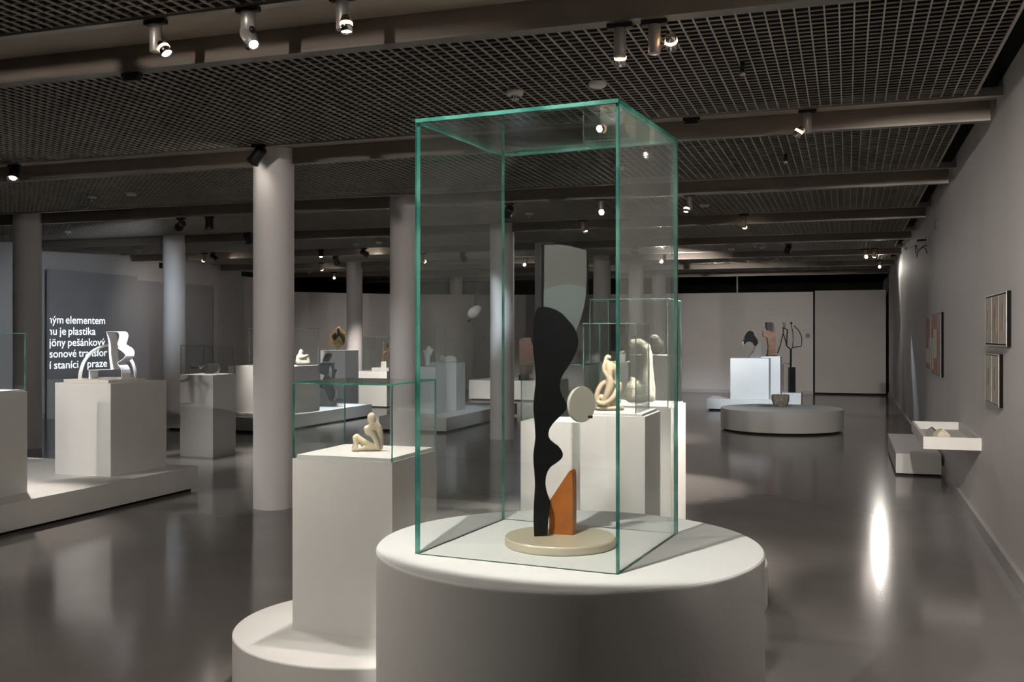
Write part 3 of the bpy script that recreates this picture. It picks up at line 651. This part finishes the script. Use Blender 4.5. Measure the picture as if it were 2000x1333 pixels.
drum('broad low round white plinth at the back right carrying a stone bowl', -1.06, 17.42, 1.0, .37, toe=.03)
t = thing('stone_bowl', 'rough grey stone bowl on the broad round plinth', 'bowl', (-1.09, 17.72, .37))
mb = MB(); mb.lathe([(0,0),(.10,0),(.115,.02),(.150,.12),(.150,.17),(.145,.205),(.13,.205),(.125,.16),(.10,.06),(0,.05)], 40); o = mb.build('bowl_body', 'bowl', t)
rr = random.Random(5)
for v in o.data.vertices: v.co += Vector((rr.uniform(-.006,.006), rr.uniform(-.006,.006), rr.uniform(-.004,.004)))
for v in o.data.vertices: v.co.z = max(v.co.z, 0)
for f in o.data.polygons: f.use_smooth = True
for (dx, dy, a, lab) in ((-.22, -.02, 20, 'thin dark stick lying nearer the bowl on the round plinth'), (-.27, -.10, 4, 'pale stick lying farther left of the bowl on the round plinth')):
    mb = MB(); mb.tube([(-.10,0,.008), (0,.004,.009), (.10,0,.008)], [.006,.008,.005], 8); o = mb.build('stick', 'metal_dark' if a > 10 else 'bowl')
    tag(at(o, (-1.09+dx, 17.72+dy, .37), R(-a)), lab, 'stick')

# ------------------------------------------------------------------ right wall
pedestal('low grey-white floor plinth against the right wall behind the wall tray', .525, 1.005, 12.2, 14.6, .25, toe=.025)
t = thing('wall_tray', 'white shallow tray shelf fixed to the right wall', 'shelf', (.82, 9.76, .654))
mb = MB(); mb.box(-.222, .22, -.805, .80, 0, .03); mb.build('tray_floor', 'plinth', t)
for p in ((-.222, -.20, -.805, .80), (.20, .22, -.805, .80), (-.20, .20, -.805, -.783), (-.20, .20, .778, .80)):
    mb = MB(); mb.box(*p, .03, .102); mb.build('tray_side', 'plinth', t)
for i, (x, y, s, a, mm_, lab) in enumerate(((.76, 9.22, 1.0, 20, 'stone3', 'small pale stone wedge, nearer of two in the wall tray'), (.70, 9.5, .9, -15, 'greystone', 'small grey stone wedge, farther of two in the wall tray'))):
    mb = MB(); mb.prism([(-.06*s,0), (.06*s,0), (.055*s,.07*s), (.0,.12*s), (-.05*s,.085*s)][::-1], -.04*s, .04*s); mb.bevel(.006, 1)
    o = mb.build('stone_wedge', mm_); tag(at(o, (x, y, .684), R(a)), lab, 'sculpture')

def picture(label, y0, y1, z0, z1, sheets, name='framed_picture', cat='picture', deep=.026):
    t = thing(name, label, cat, (XW, (y0+y1)/2, (z0+z1)/2))
    hy, hz = (y1-y0)/2, (z1-z0)/2
    mb = MB(); mb.box(-deep, 0, -hy, hy, -hz, hz); mb.build('frame_back', 'framebk', t)
    f = .009
    for p in ((-hy, hy, hz-f, hz), (-hy, hy, -hz, -hz+f), (-hy, -hy+f, -hz+f, hz-f), (hy-f, hy, -hz+f, hz-f)):
        mb = MB(); mb.box(-deep-.003, -deep, *p); mb.build('frame_bar', 'frame', t)
    for (u0, u1, v0, v1, mt, lay, nm) in sheets:
        mb = MB(); mb.box(-deep-.002-lay*.0012, -deep-.0002-(lay-1)*.0012, -hy+u0*2*hy, -hy+u1*2*hy, -hz+v0*2*hz, -hz+v1*2*hz); mb.build(nm, mt, t)
    return t
picture('framed drawing of three pale sheets, upper one of the pair on the right wall', 7.4, 8.5, 1.52, 1.90,
        [(.02,.31,.05,.95,'paper',1,'sheet'), (.34,.64,.05,.95,'paper2',1,'sheet'), (.67,.98,.05,.95,'paper',1,'sheet'), (.12,.20,.3,.8,'mark',2,'drawing'), (.45,.53,.25,.75,'mark',2,'drawing'), (.8,.88,.3,.7,'mark',2,'drawing')])
picture('framed drawing of two pale sheets, lower one of the pair on the right wall', 7.76, 8.5, 1.086, 1.464,
        [(.03,.48,.04,.96,'paper',1,'sheet'), (.52,.97,.04,.96,'paper',1,'sheet'), (.2,.32,.3,.75,'mark',2,'drawing'), (.65,.8,.35,.7,'mark',2,'drawing')])
picture('framed rust and cream geometric picture, nearer of the two on the right wall', 12.35, 13.75, 1.115, 1.865,
        [(.02,.98,.02,.98,'mount',1,'mount'), (.30,.90,.05,.95,'rust',2,'colour_field'), (.42,.72,.28,.74,'creamp',3,'colour_field'), (.72,.90,.08,.60,'creamp',3,'colour_field')])
picture('framed rust and cream geometric picture, farther of the two on the right wall', 13.85, 14.65, 1.15, 1.83,
        [(.02,.98,.02,.98,'mount',1,'mount'), (.20,.85,.07,.93,'rust',2,'colour_field'), (.2,.85,.12,.40,'creamp',3,'colour_field'), (.2,.35,.40,.60,'creamp',3,'colour_field')])

t = thing('security_camera', 'grey security camera on a black wall arm with dangling cables', 'camera', (XW, 14.7, 2.88))
mb = MB(); mb.box(-.02, 0, -.05, .05, -.06, .06); mb.bevel(.004, 1); mb.build('wall_plate', 'metal_dark', t)
mb = MB(); mb.tube([(-.01,0,.02), (-.12,0,.02), (-.16,-.02,-.02)], .012, 8); mb.build('arm', 'metal_dark', t)
mb = MB(); mb.box(-.07, .07, -.045, .045, -.04, .04); mb.bevel(.008, 1); o = mb.build('camera_body', 'switch', t); o.location = (-.21, -.02, -.03); o.rotation_euler = (0, R(-28), 0)
mb = MB(); mb.box(-.02, .02, -.04, .04, -.035, .035); mb.bevel(.006, 1); o = mb.build('camera_hood', 'fblack', t); o.location = (-.285, -.02, -.075); o.rotation_euler = (0, R(-28), 0)
for pts in ([(-.16,0,-.03), (-.12,.01,-.12), (-.06,.0,-.06), (-.02,0,-.12), (-.005,0,-.17), (-.03,0,-.10)], [(-.16,0,-.05), (-.15,.01,-.14), (-.14,0,-.22), (-.12,0,-.12), (-.08,0,-.09), (-.02,0,-.04)]):
    mb = MB(); mb.tube(pts, .006, 6); mb.build('cable', 'metal_dark', t)
mb = MB(); mb.box(-.02, 0, -.06, .06, -.05, .05); mb.bevel(.004, 1); o = mb.build('wall_sensor', 'metal_dark'); tag(at(o, (XW, 13.17, 2.95)), 'small dark sensor box high on the right wall near the security camera', 'sensor')

# ------------------------------------------------------------------ ceiling fittings
def detector(x, y, label, cage=True, s=1.0):
    t = thing('smoke_detector', label, 'smoke detector', (x, y, ZC), 0, 'round fittings under the ceiling grid')
    mb = MB(); mb.lathe([(0,0),(.056*s,0),(.060*s,-.006),(.060*s,-.024),(.052*s,-.034),(0,-.034)][::-1], 32); o = mb.build('housing', 'plastic', t)
    if cage:
        mb = MB(); mb.lathe([(0,-.034),(.026,-.034),(.026,-.040),(.030,-.060),(.026,-.066),(0,-.066)][::-1], 24); mb.build('sensor_cage', 'plastic', t)
        mb = MB()
        for i in range(10):
            a = 2*math.pi*i/10; mb.box(-.003, .003, -.003, .003, -.058, -.042)
            for v in list(mb.b.verts)[-8:]: v.co = Vector((v.co.x*math.cos(a)-v.co.y*math.sin(a)+.0285*math.cos(a), v.co.x*math.sin(a)+v.co.y*math.cos(a)+.0285*math.sin(a), v.co.z))
        mb.build('cage_slots', 'fblack', t)['kind'] = 'stuff'
    return t
for x, y, cg, lab in ((-2.19,6.58,1,'white smoke detector with cage above the big vitrine'), (-1.59,6.53,0,'flat white ceiling disc right of the smoke detector above the big vitrine'),
    (-8.74,9.9,1,'white smoke detector left of the thick column near the ceiling'), (-8.1,9.84,0,'flat white ceiling disc just left of the thick column'),
    (-12.07,13.13,1,'white smoke detector above the projected text'), (-13.5,13.27,0,'flat white ceiling disc at the left picture edge'),
    (-2.195,9.89,1,'white smoke detector seen through the top of the big vitrine'), (-4.17,13.17,1,'white smoke detector beside the black projector seen through the big vitrine'),
    (-13.37,16.44,1,'small far smoke detector near the left wall'), (-8.62,16.6,1,'far smoke detector between the thick and the middle column'),
    (-8.05,16.38,0,'far flat ceiling disc beside the middle column'), (-1.756,13.06,0,'flat white ceiling disc between the lamps at right'),
    (-2.15,19.84,1,'far smoke detector, left of the pair nearest the black box lamp at right'), (-1.54,19.68,0,'far flat disc, right of the pair nearest the black box lamp at right'),
    (-2.13,23.1,1,'far smoke detector, left of the middle pair at back right'), (-1.5,22.83,0,'far flat disc, right of the middle pair at back right'),
    (-2.08,25.87,1,'farthest smoke detector, left of the last pair at back right'), (-1.48,25.67,0,'farthest flat disc, right of the last pair at back right'),
    (-13.6,23.5,1,'far smoke detector by the bend of the partition')):
    detector(x, y, lab, cg, 1.0)
for x, y, lab in ((-.62, 6.35, 'small metal sprinkler head hanging right of the big vitrine'), (-.55, 9.7, 'small metal sprinkler head hanging beyond the second beam at right')):
    t = thing('sprinkler_head', lab, 'sprinkler', (x, y, ZC))
    mb = MB(); mb.lathe([(0,0),(.014,0),(.014,-.05),(0,-.05)][::-1], 12); mb.build('pipe', 'metal_dark', t)
    mb = MB(); mb.lathe([(0,-.05),(.02,-.052),(.022,-.075),(.012,-.085),(0,-.085)][::-1], 12); mb.build('nozzle', 'chrome', t)

def lamp(label, x, y, aim, power, angle=40, z=3.285, stem=.17, kind='tube', col=WARM, blend=.6, rad=.035, off=None, lensm='lens', group='ceiling spotlights'):
    """spot on the ceiling track: adapter, stem, head, glowing lens and its own light"""
    t = thing('track_spotlight', label, 'spotlight', (x, y, z), 0, group)
    d = Vector(aim) - Vector((x, y, z-stem)); d.normalize()
    h = Vector((d.x, d.y, 0)); h = h.normalized() if h.length > 1e-3 else Vector((1, 0, 0))
    rot = d.to_track_quat('Z', 'Y')
    mb = MB(); mb.box(-.065, .065, -.018, .018, -.024, 0); mb.bevel(.003, 1); mb.build('track_adapter', 'fblack', t)
    if kind == 'tube':
        mb = MB(); mb.lathe([(0,-.024),(.029,-.024),(.031,-.028),(.031,-stem+.002),(.029,-stem),(0,-stem)][::-1], 28); mb.build('stem', 'frame_grey', t)
        hc = Vector((h.x*.062, h.y*.062, -stem+.012)) if off is None else Vector(off)
        mb = MB(); mb.tube([(0,0,-stem+.02), tuple(hc*.8+Vector((0,0,-stem+.02))*.2)], .008, 8); mb.build('joint', 'chrome', t)
        prof, body, lr = [(0,-.045),(.020,-.045),(.027,-.03),(.029,-.01),(.030,.04),(.0275,.0405),(.0265,.030),(0,.030)], 'chrome', .026
        ll = .031
    elif kind == 'framing':
        mb = MB(); mb.lathe([(0,-.024),(.034,-.024),(.036,-.03),(.036,-stem+.002),(.033,-stem),(0,-stem)][::-1], 28); mb.build('stem', 'frame_grey', t)
        hc = Vector((h.x*.03, h.y*.03, -stem-.045))
        prof, body, lr = [(0,-.075),(.035,-.075),(.038,-.06),(.038,.0),(.030,.015),(.030,.07),(.024,.0705),(.023,.06),(0,.06)], 'frame_grey', .02
        ll = .061
    elif kind == 'off':
        mb = MB(); mb.box(-.05, .05, -.02, .02, -.05, -.024); mb.bevel(.004, 1); mb.build('socket', 'fblack', t); return t
    else:
        hc = Vector((h.x*.02, h.y*.02, -.10))
        prof, body, lr = [(0,-.09),(.045,-.09),(.050,-.08),(.050,.04),(.062,.07),(.058,.0705),(.046,.045),(0,.045)], 'fblack', .03
        ll = .046
        mb = MB(); mb.box(-.022, .022, -.022, .022, -.10, -.024); mb.bevel(.003, 1); mb.build('stem', 'fblack', t)
    mb = MB(); mb.lathe(prof, 28); hd = mb.build('lamp_head', body, t); hd.location = hc; hd.rotation_mode = 'QUATERNION'; hd.rotation_quaternion = rot
    if kind == 'framing':
        for sg in (-1, 1):
            mb = MB(); mb.lathe([(0,-.012),(.014,-.012),(.016,0),(.014,.012),(0,.012)], 16, (0, sg*.048, .0)); mb.build('focus_knob', 'fblack', hd)
    if kind != 'off':
        mb = MB(); mb.lathe([(0,0),(lr,0),(lr,.002),(0,.002)], 24, (0, 0, ll)); mb.build('lens', lensm, hd)
        if kind == 'tube':
            mb = MB(); mb.lathe([(.0285,-.012),(.0315,-.008),(.0315,.004),(.029,.008)], 24); mb.build('glow_ring', 'lensd', hd)
    if power > 0:
        l = bpy.data.lights.new('lamp_light', 'SPOT'); l.energy = power*PW; l.color = col; l.spot_size = R(angle); l.spot_blend = blend; l.shadow_soft_size = rad
        lo_ = bpy.data.objects.new('lamp_light', l); C.objects.link(lo_); lo_.parent = t
        lo_.location = hc + d*.075; lo_.rotation_mode = 'QUATERNION'; lo_.rotation_quaternion = d.to_track_quat('-Z', 'Y')
    return t

# visible lamps
lamp('tube spotlight at upper left, leftmost of the three on the near beam', -3.506, 4.45, (-2.16, 4.25, 1.1), 24, 40)
lamp('framing projector spotlight with black knobs, middle of the three on the near beam', -2.92, 4.43, (-.9, 2.9, 1.0), 8, 30, stem=.12, kind='framing', col=COOL, lensm='lensw')
lamp('tube spotlight pointing straight down, rightmost of the three on the near beam', -2.378, 4.43, (-2.22, 4.28, 1.0), 56, 34)
lamp('tube spotlight with lit glass head above the big vitrine, left of two', -1.096, 4.985, (-1.3, 6.05, 1.2), 140, 40, z=3.185)
lamp('tube spotlight with glowing head above the big vitrine, right of two', -.92, 4.985, (-1.0, 7.6, 1.1), 60, 50, z=3.185, off=(.088, -.02, -.12))
lamp('tube spotlight on the second beam right of the big vitrine', -.283, 7.775, (-1.50, 7.8, 1.2), 330, 44)
lamp('dark spotlight with bright tilted lens at the left picture edge', -7.80, 7.775, (-7.1, 6.6, 1.0), 130, 46, kind='box')
lamp('black projector on the beam in front of the thick column', -4.93, 7.64, (-6.85, 8.12, 1.47), 190, 15, kind='box', col=COOL, blend=.5)
lamp('spotlight beyond the left picture edge on the near beam aimed at the ribbon sculpture', -8.3, 4.45, (-7.0, 7.9, 1.05), 120, 46, col=NEUT, blend=.5)
lamp('small black fitting under the near beam left of the first spotlight', -4.1, 4.985, (-4.2, 5.0, 0), 0, kind='off', z=3.185)
lamp('small black fitting on the second beam beside the big vitrine', -1.145, 7.775, (-1.1, 7.7, 0), 0, kind='off')
lamp('black projector pointing left on the third beam', -8.53, 11.35, (-14.2, 15.6, 1.3), 100, 46, kind='box', z=3.185, col=COOL, blend=1)
lamp('spotlight with bright flat lens beside the black projector on the third beam', -8.08, 11.35, (-8.0, 11.2, .9), 60, 46, kind='box', z=3.185)
lamp('spotlight left of the thick column on the fourth beam', -9.36, 14.17, (-9.4, 15.5, 1.0), 170, 44, kind='box')
lamp('far spotlight near the left wall, left of two', -12.49, 17.375, (-14.6, 18.8, 1.3), 11, 110, blend=1)
lamp('far spotlight near the left wall, right of two', -12.27, 17.375, (-9.95, 18.4, 1.3), 150, 40, kind='box')
lamp('tube spotlight just right of the big vitrine on the third beam', -1.695, 11.35, (-1.9, 10.9, 1.2), 150, 46, z=3.185)
lamp('tube spotlight with red glint right of the big vitrine on the fourth beam', -1.363, 14.17, (-1.05, 18.0, .3), 35, 36, stem=.19, col=COOL)
lamp('black box lamp at back right beyond the fifth beam', -.966, 17.8, (-1.9, 21.7, .9), 230, 34, kind='box', z=3.185, col=COOL, lensm='lensw')
lamp('far right spotlight by the right wall, left of the cluster', .33, 20.58, (1.04, 17.4, .5), 90, 14, col=COOL, blend=.8)
lamp('far right spotlight by the right wall, middle of the cluster', .50, 20.58, (.4, 22.6, .2), 15, 50)
lamp('far right bright spotlight by the right wall, aimed at the viewer', .685, 23.77, (.3, 14, .4), 24, 60, rad=.03)
lamp('bright far spotlight aimed at the viewer between the middle columns', -6.6, 20.575, (-6.9, 16.4, 1.0), 60, 50, col=COOL, lensm='lensw')
lamp('bright far spotlight aimed at the viewer right of the tall vitrine edge', -3.64, 20.575, (-2.9, 14.6, .8), 70, 70, col=NEUT, lensm='lensw')
lamp('spotlight seen through the big vitrine on the third beam', -2.72, 11.35, (-1.6, 7.8, 1.3), 140, 22, z=3.185)
lamp('tube spotlight seen through the big vitrine on the fourth beam', -3.667, 14.17, (-3.4, 14.9, 1.0), 120, 46, stem=.17)
lamp('black lamp with white beam between thick and middle columns, left', -9.8, 17.375, (-9.2, 16.6, .6), 190, 50, kind='box', col=COOL, lensm='lensw')
lamp('lamp with warm beam between thick and middle columns, centre', -9.66, 17.73, (-10.0, 20.2, .8), 150, 50, kind='box', z=3.185)
lamp('lamp with flat bright lens between thick and middle columns, right', -8.86, 17.375, (-8.32, 22.0, 2.15), 70, 12, kind='box', blend=.4)
lamp('far small lamp under the seventh beam near the slim column', -11.6, 20.58, (-12.5, 25.5, .5), 40, 66, blend=1)
lamp('far bright lamp aimed at the viewer above the faceted bronze', -13.0, 23.77, (-9.5, 17, .8), 25, 60)
lamp('black projector seen through the big vitrine on the third beam', -3.854, 11.35, (-6.9, 16.2, 1.0), 130, 30, kind='box', z=3.185, col=COOL)
lamp('black lamp with a lit lens beyond the big vitrine', -6.95, 17.75, (-7.6, 23.4, .4), 260, 28, kind='box', z=3.185, col=NEUT)
lamp('grey far lamp left of the black lamp beyond the big vitrine', -7.79, 17.75, (-4.6, 26.0, .6), 60, 46, z=3.185, blend=1)
lamp('far lamp pair right of the tall vitrine edge under the sixth beam', -3.63, 17.75, (-2.2, 28.2, .3), 190, 50, kind='box', z=3.185, blend=1)
# unseen lamps near the camera: shadows imply the first, the rest are added brighteners
lamp('spotlight on the track above the viewer aimed at the big vitrine', -1.05, 1.35, (-.80, 3.06, 1.385), 80, 42, rad=.02, blend=.15, col=(1, .975, .90))
lamp('added unseen spotlight above the viewer lighting the right wall', .60, 1.35, (1.04, 4.6, 1.8), 120, 55, blend=1)  # added to brighten the right wall, like the two other wall lamps below
lamp('added unseen fill spotlight above the viewer for the plinth and left pedestal', -3.3, 1.35, (-2.2, 3.6, .5), 66, 95, blend=1)  # added fill from the left
lamp('added unseen spotlight behind the viewer lighting the near right wall', .55, -1.83, (1.04, 3.2, 1.8), 190, 45, blend=1)
lamp('added unseen spotlight above the viewer lighting the far right wall', .15, 1.35, (1.04, 10.5, 1.3), 330, 30, blend=1)
lamp('spotlight on the track behind the viewer aimed at the left platform', -2.6, -1.83, (-5.3, 9.6, 1.5), 280, 50, blend=1)  # added to brighten the column fronts
